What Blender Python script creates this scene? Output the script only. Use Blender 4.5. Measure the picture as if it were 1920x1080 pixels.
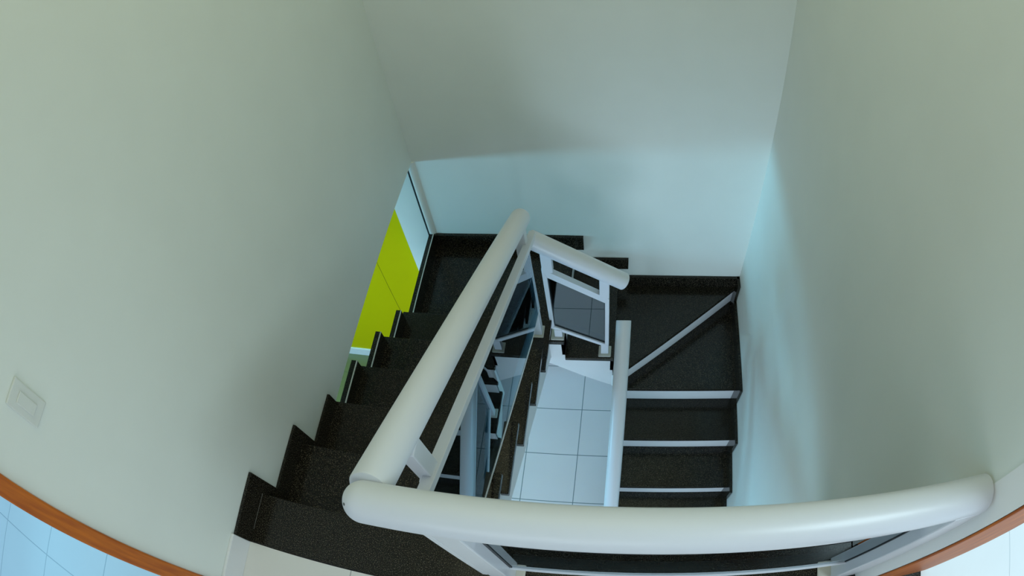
import bpy, bmesh, math
from mathutils import Vector, Matrix

sc = bpy.context.scene
for o in list(bpy.data.objects):
    bpy.data.objects.remove(o, do_unlink=True)
COL = sc.collection

# ------------------------------------------------------------------ camera
# wide action-camera lens (barrel distortion), held above the landing rail and tipped down
cd = bpy.data.cameras.new('camera')
cam = bpy.data.objects.new('camera', cd)
COL.objects.link(cam)
sc.camera = cam
cam.matrix_world = Matrix((
    (0.986613, -0.021331, 0.161675, 1.1548),
    (0.118847, 0.772914, -0.623281, -0.2740),
    (-0.111666, 0.634152, 0.765102, 1.7268),
    (0, 0, 0, 1)))
cd.type = 'PANO'
cd.panorama_type = 'FISHEYE_LENS_POLYNOMIAL'
cd.sensor_fit = 'HORIZONTAL'
cd.sensor_width = 36.0
cd.clip_start = 0.01
F = 1185.0263 / 1920 * 36.0
cd.fisheye_fov = math.radians(220)
cd.fisheye_polynomial_k0 = 0.0
cd.fisheye_polynomial_k1 = -1.0 / F
cd.fisheye_polynomial_k2 = -0.377 / F**2
cd.fisheye_polynomial_k3 = 0.6 / F**3
cd.fisheye_polynomial_k4 = -0.4252 / F**4
cd.shift_x = -(988.75 - 960) / 1920
cd.shift_y = -(540 - 458.52) / 1080

# ------------------------------------------------------------------ world, view
w = bpy.data.worlds.new('daylight')
sc.world = w
w.use_nodes = True
w.node_tree.nodes['Background'].inputs[0].default_value = (0.55, 0.72, 1.0, 1)
w.node_tree.nodes['Background'].inputs[1].default_value = 0.5
sc.view_settings.view_transform = 'Standard'
sc.view_settings.look = 'None'
sc.view_settings.gamma = 1
sc.view_settings.use_curve_mapping = False
sc.view_settings.exposure = 0.0

def area(name, loc, aim, sx, sy, power, color):
    l = bpy.data.lights.new(name, 'AREA')
    l.shape = 'RECTANGLE'; l.size = sx; l.size_y = sy
    l.energy = power; l.color = color
    o = bpy.data.objects.new(name, l); COL.objects.link(o)
    o.location = loc
    o.rotation_euler = (Vector(aim) - Vector(loc)).to_track_quat('-Z', 'Y').to_euler()
    return o

# unseen area lights for daylight from rooms around the stairwell, then two added fills
area('daylight_living_room', (-3.2, 0.85, -0.57), (0.5, 1.1, -0.66), 2.3, 0.32, 92, (0.24, 0.72, 1.0))
area('daylight_entrance', (1.0, -3.0, -1.4), (1.0, 0.5, -2.0), 1.8, 2.0, 62, (0.62, 0.83, 1.0))
area('daylight_right_room', (3.3, -0.9, 2.35), (3.0, -0.7, 0.0), 1.3, 1.3, 48, (0.72, 0.93, 1.0))
area('daylight_left_room', (-2.8, -1.0, 1.9), (-1.0, -0.7, 0.0), 1.4, 1.4, 26, (0.28, 0.74, 1.0))
area('hall_fill_light', (0.95, -2.15, 0.85), (0.95, 1.0, -0.6), 1.6, 1.5, 13, (0.80, 0.89, 1.0))  # added fill behind the camera, no window there; brightens the walls
area('well_fill_light', (1.0, 0.9, 2.52), (1.0, 0.9, 0.0), 1.8, 1.8, 8, (0.97, 1.0, 0.66))  # unseen broad fill added over the well to even out the walls

# ------------------------------------------------------------------ materials
def new_mat(name):
    m = bpy.data.materials.new(name); m.use_nodes = True
    nt = m.node_tree
    return m, nt, nt.nodes['Principled BSDF']

def plaster(name, col, rough=0.6, mottled=0.03, bump=0.02):
    m, nt, p = new_mat(name)
    tc = nt.nodes.new('ShaderNodeTexCoord')
    n = nt.nodes.new('ShaderNodeTexNoise'); n.inputs['Scale'].default_value = 5.0; n.inputs['Detail'].default_value = 3
    nt.links.new(tc.outputs['Object'], n.inputs['Vector'])
    mx = nt.nodes.new('ShaderNodeMix'); mx.data_type = 'RGBA'
    mx.inputs['A'].default_value = (*[c * (1 - mottled) for c in col], 1)
    mx.inputs['B'].default_value = (*[min(1, c * (1 + mottled)) for c in col], 1)
    nt.links.new(n.outputs['Fac'], mx.inputs['Factor'])
    nt.links.new(mx.outputs['Result'], p.inputs['Base Color'])
    n2 = nt.nodes.new('ShaderNodeTexNoise'); n2.inputs['Scale'].default_value = 260
    nt.links.new(tc.outputs['Object'], n2.inputs['Vector'])
    b = nt.nodes.new('ShaderNodeBump'); b.inputs['Strength'].default_value = bump; b.inputs['Distance'].default_value = 0.004
    nt.links.new(n2.outputs['Fac'], b.inputs['Height'])
    nt.links.new(b.outputs['Normal'], p.inputs['Normal'])
    p.inputs['Roughness'].default_value = rough
    return m

def plain(name, col, rough=0.4, metal=0.0, ior=1.5):
    m, nt, p = new_mat(name)
    p.inputs['Base Color'].default_value = (*col, 1)
    p.inputs['Roughness'].default_value = rough
    p.inputs['Metallic'].default_value = metal
    p.inputs['IOR'].default_value = ior
    return m

def granite_mat():
    m, nt, p = new_mat('black_granite')
    tc = nt.nodes.new('ShaderNodeTexCoord')
    n = nt.nodes.new('ShaderNodeTexNoise'); n.inputs['Scale'].default_value = 330; n.inputs['Detail'].default_value = 2
    nt.links.new(tc.outputs['Object'], n.inputs['Vector'])
    r = nt.nodes.new('ShaderNodeValToRGB')
    e = r.color_ramp.elements
    e[0].position = 0.40; e[0].color = (0.0045, 0.004, 0.003, 1)
    e[1].position = 0.74; e[1].color = (0.17, 0.145, 0.10, 1)
    k = e.new(0.56); k.color = (0.015, 0.013, 0.0095, 1)
    nt.links.new(n.outputs['Fac'], r.inputs['Fac'])
    nt.links.new(r.outputs['Color'], p.inputs['Base Color'])
    p.inputs['Roughness'].default_value = 0.16
    p.inputs['Specular IOR Level'].default_value = 0.28
    return m

def tile_mat(name, col, grout, T, x0, y0, gw=0.0022, rough=0.25):
    m, nt, p = new_mat(name)
    g = nt.nodes.new('ShaderNodeNewGeometry')
    s = nt.nodes.new('ShaderNodeSeparateXYZ'); nt.links.new(g.outputs['Position'], s.inputs[0])
    masks = []
    for ax, off in (('X', x0), ('Y', y0)):
        a = nt.nodes.new('ShaderNodeMath'); a.operation = 'SUBTRACT'; nt.links.new(s.outputs[ax], a.inputs[0]); a.inputs[1].default_value = off - 50 * T
        b = nt.nodes.new('ShaderNodeMath'); b.operation = 'PINGPONG'; nt.links.new(a.outputs[0], b.inputs[0]); b.inputs[1].default_value = T / 2
        c = nt.nodes.new('ShaderNodeMath'); c.operation = 'LESS_THAN'; nt.links.new(b.outputs[0], c.inputs[0]); c.inputs[1].default_value = gw
        masks.append(c)
    mx = nt.nodes.new('ShaderNodeMath'); mx.operation = 'MAXIMUM'
    nt.links.new(masks[0].outputs[0], mx.inputs[0]); nt.links.new(masks[1].outputs[0], mx.inputs[1])
    n = nt.nodes.new('ShaderNodeTexNoise'); n.inputs['Scale'].default_value = 3.5
    nt.links.new(g.outputs['Position'], n.inputs['Vector'])
    m0 = nt.nodes.new('ShaderNodeMix'); m0.data_type = 'RGBA'
    m0.inputs['A'].default_value = (*[c * .96 for c in col], 1); m0.inputs['B'].default_value = (*[min(1, c * 1.03) for c in col], 1)
    nt.links.new(n.outputs['Fac'], m0.inputs['Factor'])
    m1 = nt.nodes.new('ShaderNodeMix'); m1.data_type = 'RGBA'
    nt.links.new(m0.outputs['Result'], m1.inputs['A']); m1.inputs['B'].default_value = (*grout, 1)
    nt.links.new(mx.outputs[0], m1.inputs['Factor'])
    nt.links.new(m1.outputs['Result'], p.inputs['Base Color'])
    p.inputs['Roughness'].default_value = rough
    return m

def wood_mat():
    m, nt, p = new_mat('varnished_orange_wood')
    tc = nt.nodes.new('ShaderNodeTexCoord')
    mp = nt.nodes.new('ShaderNodeMapping'); mp.inputs['Scale'].default_value = (40, 40, 3)
    nt.links.new(tc.outputs['Object'], mp.inputs['Vector'])
    n = nt.nodes.new('ShaderNodeTexNoise'); n.inputs['Scale'].default_value = 2.0; n.inputs['Detail'].default_value = 5
    nt.links.new(mp.outputs[0], n.inputs['Vector'])
    r = nt.nodes.new('ShaderNodeValToRGB')
    r.color_ramp.elements[0].position = 0.3; r.color_ramp.elements[0].color = (0.42, 0.085, 0.004, 1)
    r.color_ramp.elements[1].position = 0.7; r.color_ramp.elements[1].color = (0.66, 0.17, 0.008, 1)
    nt.links.new(n.outputs['Fac'], r.inputs['Fac']); nt.links.new(r.outputs['Color'], p.inputs['Base Color'])
    p.inputs['Roughness'].default_value = 0.5
    return m

def glass_mat():
    m = bpy.data.materials.new('dark_reflective_glass'); m.use_nodes = True
    nt = m.node_tree; nt.nodes.clear()
    out = nt.nodes.new('ShaderNodeOutputMaterial')
    tr = nt.nodes.new('ShaderNodeBsdfTransparent'); tr.inputs[0].default_value = (0.50, 0.56, 0.58, 1)
    gl = nt.nodes.new('ShaderNodeBsdfGlossy'); gl.inputs['Roughness'].default_value = 0.0; gl.inputs[0].default_value = (0.88, 0.97, 1.0, 1)
    fr = nt.nodes.new('ShaderNodeFresnel'); fr.inputs['IOR'].default_value = 2.15
    mx = nt.nodes.new('ShaderNodeMixShader')
    nt.links.new(fr.outputs[0], mx.inputs[0]); nt.links.new(tr.outputs[0], mx.inputs[1]); nt.links.new(gl.outputs[0], mx.inputs[2])
    nt.links.new(mx.outputs[0], out.inputs[0])
    return m

WALL = plaster('white_wall_paint', (0.85, 0.885, 0.835), 0.6)
TRIMW = plaster('lightened_trim_paint', (0.90, 0.90, 0.88), 0.45)
WHITE = plaster('white_stringer_paint', (0.80, 0.80, 0.80), 0.5)
CEIL = plaster('ceiling_paint', (0.88, 0.89, 0.84), 0.7)
GREEN = plaster('lime_green_paint', (0.60, 0.50, 0.001), 0.7)
GREEN.node_tree.nodes['Principled BSDF'].inputs['Specular IOR Level'].default_value = 0.06
GRAN = granite_mat()
TILE0 = tile_mat('ground_floor_tile', (0.86, 0.75, 0.77), (0.22, 0.24, 0.25), 0.4212, 0.8581, 1.2873, 0.0032)
TILEO = tile_mat('olive_floor_tile', (0.17, 0.16, 0.07), (0.10, 0.10, 0.06), 0.42, -0.2, 0.2)
TILE1 = tile_mat('landing_floor_tile', (0.78, 0.76, 0.72), (0.45, 0.45, 0.45), 0.4212, 0.40, -0.585)
TILEL = tile_mat('left_room_tile', (0.72, 0.76, 0.78), (0.42, 0.48, 0.52), 0.45, -0.69, -0.69, 0.003)
TILER = tile_mat('right_room_tile', (0.80, 0.82, 0.82), (0.55, 0.60, 0.62), 0.45, 2.648, -0.9, 0.002)
WOOD = wood_mat()
ALU = plain('white_powder_coat', (0.74, 0.765, 0.82), 0.32)
PLATE = plain('grey_cast_plate', (0.55, 0.54, 0.48), 0.45)
RUBBER = plain('black_rubber', (0.01, 0.015, 0.02), 0.5)
SCREW = plain('screw_steel', (0.12, 0.13, 0.13), 0.4, 0.8)
PLAST = plain('white_plastic', (0.76, 0.78, 0.74), 0.35)
GLASS = glass_mat()
JOINT = plain('grey_joint_filler', (0.16, 0.16, 0.15), 0.5)
STRIPW = plain('painted_edge_highlight', (0.62, 0.62, 0.60), 0.5)

# ------------------------------------------------------------------ mesh helpers
def link(name, bm, mat, parent=None, smooth=False, kind=None, bevel=0.0):
    bmesh.ops.recalc_face_normals(bm, faces=bm.faces)
    me = bpy.data.meshes.new(name); bm.to_mesh(me); bm.free()
    me.materials.append(mat)
    if smooth:
        me.polygons.foreach_set('use_smooth', [True] * len(me.polygons))
        try: me.set_sharp_from_angle(angle=math.radians(35))
        except Exception: pass
    o = bpy.data.objects.new(name, me); COL.objects.link(o)
    if parent is not None:
        o.parent = parent
        o.matrix_parent_inverse = Matrix.Translation(-parent.location)
    if kind: o['kind'] = kind
    if bevel:
        b = o.modifiers.new('bevel', 'BEVEL'); b.width = bevel; b.segments = 2; b.limit_method = 'ANGLE'
    return o

def box(bm, x0, x1, y0, y1, z0, z1):
    vs = [bm.verts.new(p) for p in [(x0,y0,z0),(x1,y0,z0),(x1,y1,z0),(x0,y1,z0),(x0,y0,z1),(x1,y0,z1),(x1,y1,z1),(x0,y1,z1)]]
    for f in [(0,3,2,1),(4,5,6,7),(0,1,5,4),(1,2,6,5),(2,3,7,6),(3,0,4,7)]:
        bm.faces.new([vs[i] for i in f])

def prism(bm, pts, ext):
    """pts: list of 3D points of a planar polygon, ext: extrusion vector"""
    a = [bm.verts.new(p) for p in pts]
    b = [bm.verts.new(Vector(p) + Vector(ext)) for p in pts]
    n = len(a)
    bm.faces.new(a); bm.faces.new(list(reversed(b)))
    for i in range(n):
        j = (i + 1) % n
        bm.faces.new([a[i], b[i], b[j], a[j]])

def tube(bm, P, Q, r, cap0='flat', cap1='flat', seg=48, dome=1.0, edge=0.006):
    P, Q = Vector(P), Vector(Q)
    d = (Q - P).normalized()
    u = d.orthogonal().normalized(); v = d.cross(u)
    prof = []   # (offset along d, radius)
    L = (Q - P).length
    def cap(kind):
        if kind == 'flat':
            return [(-0.0, r - edge * .6), (edge * .3, r - edge * .2), (edge, r)]
        n = 10
        return [(r * dome * (1 - math.sin(math.pi/2 * i / n)) - r * dome, r * math.sin(math.acos(1 - (1 - (1 - math.sin(math.pi/2*i/n)))) ) if False else r * math.sqrt(max(0, 1 - (1 - i / n) ** 2))) for i in range(1, n + 1)]
    def capprof(kind):
        if kind == 'flat':
            return [(0.0, r - edge), (edge * .3, r - edge * .35), (edge, r)]
        n = 12; out = []
        for i in range(1, n + 1):
            a = math.pi / 2 * i / n
            out.append((-r * dome * math.cos(a), r * math.sin(a)))
        return out
    A = capprof(cap0)
    B = [(L - s, rr) for s, rr in reversed(capprof(cap1))]
    prof = A + B
    rings = []
    for s, rr in prof:
        c = P + d * s
        rings.append([bm.verts.new(c + (u * math.cos(2*math.pi*k/seg) + v * math.sin(2*math.pi*k/seg)) * rr) for k in range(seg)])
    for i in range(len(rings) - 1):
        for k in range(seg):
            j = (k + 1) % seg
            bm.faces.new([rings[i][k], rings[i][j], rings[i+1][j], rings[i+1][k]])
    bm.faces.new(list(reversed(rings[0]))); bm.faces.new(rings[-1])

def empty(name, loc, label, cat, group=None):
    o = bpy.data.objects.new(name, None); COL.objects.link(o); o.location = loc
    o.empty_display_size = 0.1
    o['label'] = label; o['category'] = cat
    if group: o['group'] = group
    return o

def sbox(name, mat, *dims, bevel=0.0):
    bm = bmesh.new(); box(bm, *dims)
    return link(name, bm, mat, kind='structure', bevel=bevel)

def pbox(name, mat, parent, *dims, bevel=0.0):
    bm = bmesh.new(); box(bm, *dims)
    return link(name, bm, mat, parent, bevel=bevel)

# ------------------------------------------------------------------ stair measures
H = 0.18; N0 = 0.016; T = 0.271; XI = 0.785
XR = 1.93; YB = 2.0; ZG = -2.88; ZT = 2.6; ZW = -0.37
XA, XB = 0.842, 1.116
YI = N0 + 5 * T - 0.03      # inner edge of the back flight
Y9 = 1.3209; T2 = 0.2761; XRI = 1.12; XW = XR - 0.0015; YW = YB - 0.0015; PIV = (1.13, 1.32)

# ------------------------------------------------------------------ structure
bm = bmesh.new(); box(bm, -0.12, 0.0, -0.353, YB, ZW, ZT); link('wall_left', bm, WALL, kind='structure')
bm = bmesh.new(); box(bm, -0.12, 0.0, -1.30, -0.353, 2.1, ZT); box(bm, -0.12, 0.0, -2.2, -1.30, ZW, ZT); link('wall_left_hall', bm, WALL, kind='structure')
bm = bmesh.new(); box(bm, -0.21, XR + 0.2, YB, YB + 0.15, -1.72, ZT); box(bm, -0.21, 0.10, YB, YB + 0.15, ZG, -1.72); link('wall_back', bm, WALL, kind='structure')
sbox('wall_under_stair', WALL, 0.10, XR + 0.2, 2.5, 2.6, ZG, -1.5)
sbox('ceiling_under_stair', WALL, 0.10, XR + 0.2, YB + 0.15, 2.6, -1.72, -1.62)
# right wall: stairwell face, then a door jamb face splayed and lightened to look hall-lit
bm = bmesh.new()
prism(bm, [(XR, YB, ZG), (XR, -0.072, ZG), (XR + 0.27, -0.072, ZG), (XR + 0.27, YB, ZG)], (0, 0, ZT - ZG)); box(bm, XR, XR + 0.27, YB, 2.6, ZG, -1.5)
link('wall_right', bm, WALL, kind='structure')
bm = bmesh.new(); prism(bm, [(XR - 0.004, -0.073, 0.0), (XR + 0.018, -0.150, 0.0), (XR + 0.27, -0.150, 0.0), (XR + 0.27, -0.073, 0.0)], (0, 0, 2.15)); link('trim_5', bm, TRIMW, kind='structure')
bm = bmesh.new(); box(bm, XR, XR + 0.27, -1.10, -0.073, 2.15, ZT); box(bm, XR, XR + 0.27, -2.2, -1.10, ZG, ZT); link('wall_right_hall', bm, WALL, kind='structure')
sbox('wall_hall_end', WALL, -0.12, XR + 0.27, -2.35, -2.2, 0.0, ZT)
sbox('ceiling', CEIL, -3.6, 4.4, -2.35, YB + 0.15, ZT, ZT + 0.1)
# upper floor slab and floors
sbox('floor_landing', TILE1, 0.0, XR, -2.2, -0.17, -0.36, 0.0)
bm = bmesh.new(); box(bm, 0.0, XR, -0.17, -0.02, -0.36, -0.032); link('slab_edge', bm, WHITE, kind='structure')
bm = bmesh.new(); prism(bm, [(-3.6, -2.35, ZW), (-0.12, -2.35, ZW), (-0.12, -1.30, ZW), (-0.002, -1.30, ZW), (-0.002, -0.353, ZW), (-0.12, -0.353, ZW), (-0.12, 1.0, ZW), (-3.6, 1.0, ZW)], (0, 0, -ZW - 0.001)); link('floor_left_room', bm, TILEL, kind='structure')
sbox('floor_right_room', TILER, XR + 0.27, 4.4, -2.35, 1.2, -0.36, 0.0)
sbox('trim_1', GRAN, XR + 0.001, XR + 0.27, -1.10, -0.073, -0.36, 0.0005)
sbox('wall_left_room_back', WALL, -3.6, -0.12, 1.0, 1.12, 0.0, ZT)
sbox('wall_right_room_back', WALL, XR + 0.27, 4.4, 1.2, 1.32, 0.0, ZT)
sbox('ceiling_living_room', CEIL, -4.2, -0.12, 1.0, 2.3, ZW, ZW + 0.12)
sbox('floor', TILE0, -0.2, 2.2, -3.4, 2.6, ZG - 0.1, ZG)
sbox('floor_living_room', TILEO, -4.2, -0.2, -3.4, 2.3, ZG - 0.1, ZG)
# living room below: lime green wall, with a joint and a pale skirting
bm = bmesh.new(); box(bm, -4.2, -0.583, 2.1, 2.25, ZG, ZW); box(bm, -0.579, -0.21, 2.1, 2.25, ZG, ZW); link('wall_green', bm, GREEN, kind='structure')
sbox('trim_2', RUBBER, -0.584, -0.578, 2.103, 2.12, ZG, ZW)
sbox('baseboard_green', WHITE, -4.2, -0.21, 2.085, 2.1, ZG, ZG + 0.11)
sbox('baseboard_left', WHITE, 0.0, 0.012, -0.353, -0.17, 0.0, 0.11, bevel=0.003)
# dark aluminium edge and narrow pier where the back wall meets the living room
sbox('trim_3', RUBBER, -0.038, -0.026, YB - 0.012, YB, -1.0, ZW)
bm = bmesh.new()
prism(bm, [(-0.026, YB, ZW), (-0.026, YB - 0.014, ZW), (-0.012, YB - 0.016, ZW), (0.010, YB - 0.006, ZW), (0.016, YB, ZW)], (0, 0, -0.60))
link('trim_4', bm, WALL, smooth=True, kind='structure')

# door frames in varnished wood
def door_frame(name, x0, x1, y0, y1, label_side):
    bm = bmesh.new()
    w = 0.05
    box(bm, x0, x1, y1 - w, y1, 0.0, 2.15); box(bm, x0, x1, y0, y0 + w, 0.0, 2.15); box(bm, x0, x1, y0 + w, y1 - w, 2.10, 2.15)
    return link(name, bm, WOOD, kind='structure', bevel=0.004)
door_frame('door_1', -0.132, 0.012, -1.30, -0.353, 'l')
bm = bmesh.new()
box(bm, XR + 0.018, XR + 0.29, -0.158, -0.151, 0.0, 2.15); box(bm, XR - 0.012, XR + 0.29, -1.10, -1.05, 0.0, 2.15); box(bm, XR + 0.0, XR + 0.29, -1.05, -0.158, 2.10, 2.15)
link('door_2', bm, WOOD, kind='structure', bevel=0.003)

# ------------------------------------------------------------------ staircase
st = empty('staircase', (0.4, 0.6, ZG), 'black granite U-shaped staircase with white risers winding down around the open well', 'staircase')
TH = 0.03
def slab(name, pts, z, th=TH, mat=GRAN, parent=st):
    bm = bmesh.new(); prism(bm, [(x, y, z) for x, y in pts], (0, 0, -th))
    return link(name, bm, mat, parent, bevel=0.003)
def rect(x0, x1, y0, y1): return [(x0, y0), (x1, y0), (x1, y1), (x0, y1)]
slab('landing_strip', rect(0.0015, XW, -0.1685, N0), 0.0)
for k in range(1, 6):
    xl = 0.0015 if k < 3 else -0.034
    slab('tread', rect(xl, XI, N0 + (k-1)*T - 0.03, N0 + k*T), -H*k)
slab('tread', rect(-0.034, XA, YI, YW), -H*6)
slab('tread', rect(XA - 0.004, XB, YI, YW), -H*7)
dv = Vector((XW - PIV[0], 1.985 - PIV[1])).normalized()
nv = Vector((dv.y, -dv.x))      # towards the lower side of the diagonal
pe = (XW, PIV[1] + dv.y / dv.x * (XW - PIV[0]))
slab('tread', [(XB - 0.004, YI), (PIV[0] + 0.03, YI), pe, (XW, YW), (XB - 0.004, YW)], -H*8)
o_ = 0.03
p9 = (PIV[0] - 0.01, PIV[1] + o_ + 0.0)
slab('tread', [(XRI, Y9), (XW, Y9), (XW, pe[1]), (XW - 0.02, pe[1] + o_ - 0.02), (XRI, PIV[1] + 0.02)], -H*9)
for k in range(10, 16):
    slab('tread', rect(XRI, XW, Y9 - (k-9)*T2, Y9 - (k-10)*T2 + 0.03), -H*k)
# risers
def riser(x0, x1, y0, y1, ztop, zbot):
    bm = bmesh.new(); box(bm, x0, x1, y0, y1, zbot, ztop); return link('riser', bm, WHITE, st)
for k in range(0, 6):
    riser(0.0015, XI - 0.03, N0 + k*T - 0.035, N0 + k*T - 0.018, -H*k - TH, -H*(k+1))
riser(XA - 0.021, XA - 0.006, YI + 0.02, YW, -H*6 - TH, -H*7)
riser(XB - 0.021, XB - 0.006, YI + 0.02, YW, -H*7 - TH, -H*8)
bm = bmesh.new()
a = Vector(PIV) - nv * 0.018; b = Vector(pe) - nv * 0.018; c = b - nv * 0.015; d_ = a - nv * 0.015
prism(bm, [(p.x, p.y, -H*8 - TH) for p in (a, b, c, d_)], (0, 0, -(H - TH)))
link('riser', bm, WHITE, st)
for k in range(9, 16):
    y = Y9 - (k-9)*T2
    riser(XRI + 0.02, XW - 0.018, y + 0.016, y + 0.03, -H*k - TH, -H*(k+1))
# stringers: saw-toothed white sides with a sloping soffit
def stringer(pts, ext):
    bm = bmesh.new(); prism(bm, pts, ext); return link('stringer', bm, WHITE, st)
X = XI - 0.03
pts = [(X, -0.02, -TH)]
for k in range(0, 6):
    y = N0 + k*T - 0.02
    if k == 0: pts = [(X, y - 0.10, -TH)]
    pts += [(X, y, -H*k - TH), (X, y, -H*(k+1) - TH)]
pts += [(X, YI + 0.03, -H*6 - TH), (X, YI + 0.03, -1.33), (X, N0 + 5*T - 0.02, -1.28), (X, N0 - 0.12, -0.36)]
stringer(pts, (-0.10, 0, 0))
Y = YI + 0.02
pts = [(X - 0.1, Y, -H*6 - TH), (XA - 0.006, Y, -H*6 - TH), (XA - 0.006, Y, -H*7 - TH), (XB - 0.006, Y, -H*7 - TH), (XB - 0.006, Y, -H*8 - TH), (XRI + 0.06, Y, -H*8 - TH),
       (XRI + 0.06, Y, -1.70), (0.94, Y, -1.53), (0.75, Y, -1.375), (X - 0.1, Y, -1.34)]
stringer(pts, (0, 0.10, 0))
X2 = XRI + 0.02
pts = [(X2, PIV[1] + 0.10, -H*9 - TH)]
for k in range(9, 16):
    y = Y9 - (k-9)*T2 + 0.02
    pts += [(X2, y, -H*k - TH), (X2, y, -H*(k+1) - TH if k < 15 else ZG)]
pts += [(X2, Y9 - 5*T2, ZG), (X2, Y9 + 0.02, -H*9 - 0.33), (X2, PIV[1] + 0.10, -H*9 - 0.36)]
stringer(pts, (0.10, 0, 0))
# soffits of the flights
bm = bmesh.new(); prism(bm, [(0.002, N0 - 0.12, -0.345), (0.0, N0 + 5*T, -1.25), (0.0, N0 + 5*T, -1.29), (0.0, N0 - 0.12, -0.385)], (X - 0.02, 0, 0)); link('soffit', bm, WHITE, st)
bm = bmesh.new(); prism(bm, [(0.0, YI + 0.03, -1.26), (0.75, YI + 0.03, -1.30), (XRI + 0.03, YI + 0.03, -1.64), (XRI + 0.03, YI + 0.03, -1.68), (0.75, YI + 0.03, -1.34), (0.0, YI + 0.03, -1.30)], (0, YW - YI - 0.03, 0)); link('soffit', bm, WHITE, st)

# skirting boards of black granite
SK = 0.018
def skirting(pts, ext, extra=0):
    bm = bmesh.new(); prism(bm, pts, ext); return link('skirting', bm, GRAN, st)
S = [(-0.17, 0.095), (0.061, 0.100), (0.327, -0.091), (0.551, -0.279), (0.815, -0.463), (1.071, -0.625), (1.313, -0.797), (YW, -0.965)]
prof = [(S[0][0], S[0][1])]
for i in range(1, 7):
    y, z = S[i]; prof += [(y, z), (y + 0.004, S[i+1][1])]
prof += [(YW, S[7][1])]
low = [(YW, -H*6 - TH)]
for k in range(5, -1, -1):
    low += [(N0 + k*T - 0.02, -H*(k+1) - TH), (N0 + k*T - 0.02, -H*k - TH)]
low += [(-0.17, -TH)]
# along the wall, then free-standing beside the living room opening: split where the wall ends
def clip_profile(y0, y1):
    up = [p for p in prof if y0 <= p[0] <= y1]; lo = [p for p in low if y0 <= p[0] <= y1]
    return up, lo
up = prof[:5]          # to the third drop
ptsA = [(0.0, y, z) for y, z in prof[:6]] + [(0.0, 0.555, -H*3 - TH), (0.0, N0 + 2*T - 0.02, -H*2 - TH), (0.0, N0 + T - 0.02, -H*2 - TH), (0.0, N0 + T - 0.02, -H - TH), (0.0, N0 - 0.02, -H - TH), (0.0, N0 - 0.02, -TH), (0.0, -0.17, -TH)]
ptsA = [(0.0, y, z) for y, z in prof[:5]] + [(0.0, 0.551, -0.279), (0.0, 0.555, -0.41)] + [(0.0, N0 + 2*T - 0.02, -H*2 - TH), (0.0, N0 + T - 0.02, -H*2 - TH), (0.0, N0 + T - 0.02, -H - TH), (0.0, N0 - 0.02, -H - TH), (0.0, N0 - 0.02, -TH), (0.0, -0.17, -TH)]
def clean(ps):
    out = []
    for p in ps:
        if not out or (Vector(p) - Vector(out[-1])).length > 1e-5: out.append(p)
    return out
skirting([(0.0015, y, z) for (_, y, z) in clean(ptsA)], (SK * 0.6, 0, 0))
bm = bmesh.new(); box(bm, 0.0123, 0.0133, -0.120, N0, 0.0, 0.0010); link('joint_strip', bm, JOINT, st)['label'] = 'pale joint line between skirting and landing'
seg = [(0.555, 0.815, S[4][1], 3), (0.819, 1.071, S[5][1], 4), (1.075, 1.313, S[6][1], 5), (1.317, YW, S[7][1], 6)]
for (ya, yb, zt, k) in seg:
    bm = bmesh.new(); box(bm, -0.030, 0.0, ya, yb, -H*k - TH, zt - 0.0005); link('skirting', bm, GRAN, st)
    bm = bmesh.new(); box(bm, -0.0045, 0.0005, ya - 0.012, yb, zt - 0.004, zt + 0.001); link('edge_highlight', bm, STRIPW, st)['label'] = 'painted highlight strip along the granite skirting edge'  # light catching the skirting's bevelled edge, put in as a pale strip
def bskirt(x0, x1, zt, zb):
    bm = bmesh.new(); box(bm, x0, x1, YW - SK, YW, zb, zt); link('skirting', bm, GRAN, st)
bskirt(0.002, 0.902, -0.972, -H*6); bskirt(0.902, 1.176, -1.170, -H*7); bskirt(1.176, XW, -1.345, -H*8)
def rskirt(y0, y1, zt, zb):
    bm = bmesh.new(); box(bm, XW - SK, XW, y0, y1, zb - H + 0.0, zt); link('skirting', bm, GRAN, st)
rskirt(1.915, YW, -1.345, -H*8)
rskirt(Y9 - 0.073, 1.918, -1.507, -H*9)
for k in range(10, 16):
    rskirt(Y9 - (k-9)*T2 - 0.073, Y9 - (k-10)*T2 - 0.073, -H*k + 0.105, -H*k - 0.0)

# ------------------------------------------------------------------ railings
R = 0.0415
def screw(name, P, n, parent, r=0.003):
    bm = bmesh.new(); P = Vector(P); n = Vector(n).normalized(); tube(bm, P - n*0.002, P + n*0.0008, r, seg=16, edge=0.0005)
    link(name, bm, SCREW, parent, smooth=True)

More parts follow.
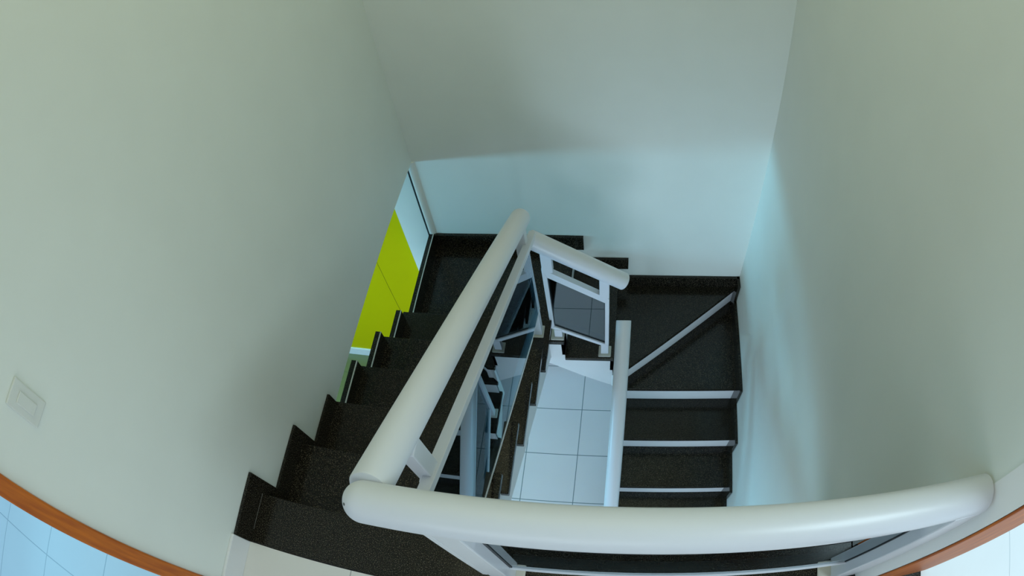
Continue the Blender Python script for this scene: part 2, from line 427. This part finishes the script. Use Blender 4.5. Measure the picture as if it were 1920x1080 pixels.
def frame_panel(parent, corners, axis, depth, bw, glass_t=0.008, glass_off=0.0, bws=None):
    """aluminium frame following a quadrilateral (4 corners in order, 3D), extruded along axis; glass inside"""
    c = [Vector(p) for p in corners]; n = len(c)
    ax = Vector(axis)
    bws = bws or [bw] * n
    # inset polygon
    inner = []
    cen = sum(c, Vector()) / n
    for i in range(n):
        p0, p1, p2 = c[i-1], c[i], c[(i+1) % n]
        e0 = (p1 - p0).normalized(); e1 = (p2 - p1).normalized()
        n0 = ax.cross(e0).normalized(); n1 = ax.cross(e1).normalized()
        if n0.dot(cen - p1) < 0: n0 = -n0
        if n1.dot(cen - p1) < 0: n1 = -n1
        w0, w1 = bws[i-1], bws[i]
        # solve p = p1 + s with s.n0 = w0, s.n1 = w1 in plane
        a, b_, c_ = n0.dot(n0), n0.dot(n1), n1.dot(n1)
        det = a * c_ - b_ * b_
        if abs(det) < 1e-6: s = n0 * w0
        else:
            al = (w0 * c_ - w1 * b_) / det; be = (w1 * a - w0 * b_) / det
            s = n0 * al + n1 * be
        inner.append(p1 + s)
    for i in range(n):
        j = (i + 1) % n
        bm = bmesh.new()
        prism(bm, [c[i] - ax*depth/2, c[j] - ax*depth/2, inner[j] - ax*depth/2, inner[i] - ax*depth/2], ax * depth)
        link('frame_bar', bm, ALU, parent, bevel=0.0015)
    bm = bmesh.new(); prism(bm, [p - ax*(glass_t/2) + ax*glass_off for p in inner], ax * glass_t)
    g = link('glass_panel', bm, GLASS, parent); g['label'] = 'dark reflective glass'
    # gasket: thin black line around the glass
    gi = []
    for i in range(n): gi.append(inner[i] + (cen - inner[i]).normalized() * 0.006)
    bm = bmesh.new()
    for i in range(n):
        j = (i + 1) % n
        prism(bm, [inner[i] - ax*(glass_t/2+.002) + ax*glass_off, inner[j] - ax*(glass_t/2+.002) + ax*glass_off, gi[j] - ax*(glass_t/2+.002) + ax*glass_off, gi[i] - ax*(glass_t/2+.002) + ax*glass_off], ax * (glass_t + .004))
    link('gasket', bm, RUBBER, parent)

def base(parent, cx, cy, z, s=0.035, h=0.010, sy=None):
    sy = sy or s
    z = z + 0.0006
    bm = bmesh.new(); prism(bm, [(cx - s, cy - sy, z), (cx + s, cy - sy, z), (cx + s, cy + sy, z), (cx - s, cy + sy, z)], (0, 0, h))
    return link('base_plate', bm, PLATE, parent, bevel=0.004)
def post(parent, x0, x1, y0, y1, z0, z1):
    z0 = z0 + 0.009
    bm = bmesh.new(); box(bm, x0, x1, y0, y1, z0, z1)
    return link('post', bm, ALU, parent, bevel=0.003)

# 1. guard rail of the upper landing
Y1, Z1 = -0.0794, 0.7515
g1 = empty('landing_railing', (1.3, -0.08, 0.0), 'thick white tube guard rail with posts across the top landing, ending at the right wall', 'railing')
bm = bmesh.new(); tube(bm, (0.727, Y1, Z1), (1.924, Y1, Z1), R, cap0='round', seg=64, edge=0.004); link('handrail', bm, ALU, g1, smooth=True)
bm = bmesh.new(); tube(bm, (1.918, Y1, Z1), (XR - 0.001, Y1, Z1), 0.034, seg=32, edge=0.002); link('wall_socket', bm, ALU, g1, smooth=True)
screw('screw', (0.727 - 0.0262, Y1 - 0.0172, Z1 + 0.0272), (-.64, -.41, .65), g1)
screw('screw', (1.914, Y1 - 0.0283, Z1 + 0.0283), (0, -.7, .7), g1, 0.0025)
post(g1, 0.853, 0.905, -0.118, -0.033, 0.0, 0.735)
post(g1, 0.860, 0.898, -0.100, -0.060, 0.69, Z1 - 0.01)
pbox('stile', ALU, g1, 0.838, 0.853, -0.118, -0.033, 0.155, 0.735, bevel=0.002)
base(g1, 0.890, -0.068, 0.0, 0.042, 0.008, 0.045)
post(g1, 1.848, XR - 0.001, -0.120, -0.034, 0.0, 0.735)
post(g1, 1.87, 1.91, -0.100, -0.060, 0.69, Z1 - 0.01)
base(g1, 1.846, -0.068, 0.0, 0.042, 0.008, 0.045)
ya = -0.082
pbox('bottom_bar', ALU, g1, 0.905, 1.848, ya - 0.010, ya + 0.010, 0.128, 0.140, bevel=0.002)
pbox('top_bar', ALU, g1, 0.905, 1.848, ya - 0.015, ya + 0.015, 0.60, 0.63, bevel=0.002)
g = pbox('glass_panel', GLASS, g1, 0.911, 1.842, ya - 0.004, ya + 0.004, 0.140, 0.60); g['label'] = 'dark reflective glass'
pbox('gasket', RUBBER, g1, 0.905, 0.912, ya - 0.006, ya + 0.006, 0.140, 0.60); pbox('gasket', RUBBER, g1, 1.841, 1.848, ya - 0.006, ya + 0.006, 0.140, 0.60)

# 2. sloping rail of the upper (left) flight
g2 = empty('sloping_railing', (0.73, 0.6, -0.5), 'long white sloping railing with dark glass beside the flight that descends from the top landing', 'railing')
X2r = 0.723
def z2(y): return 0.7089 - 0.5997 * y
bm = bmesh.new(); tube(bm, (X2r, Y1 + 0.030, z2(Y1 + 0.030)), (X2r, 1.345, z2(1.345)), R * 0.985, cap0='flat', cap1='round', seg=64); link('handrail', bm, ALU, g2, smooth=True)
def zt2(y): return 0.520 - 0.545 * y
def zb2(y): return -0.017 - 0.525 * y
XG = 0.754
# bars of the panel
def bar_yz(name, x, hw, ya_, za_, yb_, zb_, t, parent):
    bm = bmesh.new(); d = Vector((0, yb_ - ya_, zb_ - za_)).normalized(); n = Vector((0, -d.z, d.y)) * t / 2
    A, B = Vector((x - hw, ya_, za_)), Vector((x - hw, yb_, zb_))
    prism(bm, [A + n, B + n, B - n, A - n], (2 * hw, 0, 0)); return link(name, bm, ALU, parent, bevel=0.0015)
bar_yz('top_bar', 0.750, 0.015, -0.03, zt2(-0.03) - 0.015, 1.405, zt2(1.405) - 0.015, 0.026, g2)
bar_yz('bottom_bar', XG, 0.005, 0.02, zb2(0.02), 1.06, zb2(1.06), 0.012, g2)
bar_yz('bottom_bar', XG, 0.004, 1.06, zb2(1.06), 1.285, -0.655, 0.008, g2)
bar_yz('end_bar', XG, 0.003, 1.285, -0.655, 1.272, zt2(1.272) - 0.02, 0.004, g2)
bm = bmesh.new(); prism(bm, [(XG - 0.003, 0.02, zt2(0.02) - 0.02), (XG - 0.003, 1.270, zt2(1.270) - 0.02), (XG - 0.003, 1.283, -0.65), (XG - 0.003, 1.06, zb2(1.06)), (XG - 0.003, 0.02, zb2(0.02))], (0.006, 0, 0))
g = link('glass_panel', bm, GLASS, g2); g['label'] = 'dark reflective glass'
post(g2, 0.718, 0.757, 0.062, 0.110, 0.425, z2(0.11) - 0.015)
post(g2, 0.700, 0.742, 0.066, 0.106, -H, 0.40)
base(g2, 0.722, 0.086, -H, 0.034, 0.008, 0.038)
post(g2, 0.704, 0.748, 1.272, 1.314, -H*5, z2(1.31) - 0.02)
base(g2, 0.722, 1.295, -H*5, 0.034, 0.008, 0.037)

# 3. short railing along the back flight
Y3 = 1.387
g3 = empty('short_railing', (0.93, Y3, -1.1), 'short white railing with framed glass panel on two square base plates across the back flight', 'railing')
bm = bmesh.new(); tube(bm, (0.738, Y3, -0.2747), (1.152, Y3, -0.5693), R, cap0='round', cap1='round', seg=64, dome=0.35); link('handrail', bm, ALU, g3, smooth=True)
frame_panel(g3, [(0.770, Y3, -0.464), (1.083, Y3, -0.701), (1.084, Y3, -1.187), (0.774, Y3, -0.985)], (0, 1, 0), 0.030, 0.022, bws=[0.040, 0.021, 0.024, 0.021])
post(g3, 0.773, 0.822, Y3 - 0.018, Y3 + 0.018, -0.50, -0.34)
post(g3, 1.035, 1.083, Y3 - 0.018, Y3 + 0.018, -0.70, -0.52)
post(g3, 0.790, 0.832, Y3 - 0.018, Y3 + 0.018, -H*6, -1.00)
post(g3, 1.040, 1.083, Y3 - 0.018, Y3 + 0.018, -H*7, -1.15)
base(g3, 0.805, Y3, -H*6, 0.036); base(g3, 1.062, Y3, -H*7, 0.036)

# 4. lower railing beside the right flight
g4 = empty('lower_railing', (1.161, 0.3, -2.2), 'narrow white tube railing seen end to end beside the lowest flight with pale risers', 'railing')
sl = 0.652
def z4(y): return -1.800 + sl * y
bm = bmesh.new(); tube(bm, (1.1605, 1.378, z4(1.378)), (1.1605, -0.30, z4(-0.30)), 0.040, seg=64, edge=0.003); link('handrail', bm, ALU, g4, smooth=True)
for y, k in ((1.18, 10), (-0.20, 15)):
    zb = -H*k
    post(g4, 1.143, 1.179, y - 0.02, y + 0.02, zb, z4(y) - 0.01)
    base(g4, 1.161, y, zb, 0.034)
bm = bmesh.new(); prism(bm, [(1.158, 1.16, z4(1.16) - 0.20), (1.158, -0.18, z4(-0.18) - 0.20), (1.158, -0.18, z4(-0.18) - 0.63), (1.158, 1.16, z4(1.16) - 0.63)], (0.006, 0, 0))
g = link('glass_panel', bm, GLASS, g4); g['label'] = 'dark reflective glass'
for dz in (-0.19, -0.64):
    bar_yz('frame_bar', 1.161, 0.010, 1.16, z4(1.16) + dz, -0.18, z4(-0.18) + dz, 0.02, g4)

# ------------------------------------------------------------------ light switch on the left wall
sw = empty('light_switch', (0.0, -0.166, 1.036), 'small white wall switch plate on the left wall beside the wooden door frame', 'switch')
pbox('cover_plate', PLAST, sw, 0.0, 0.008, -0.200, -0.132, 0.980, 1.092, bevel=0.003)
pbox('rocker', PLAST, sw, 0.008, 0.012, -0.182, -0.152, 1.005, 1.067, bevel=0.002)
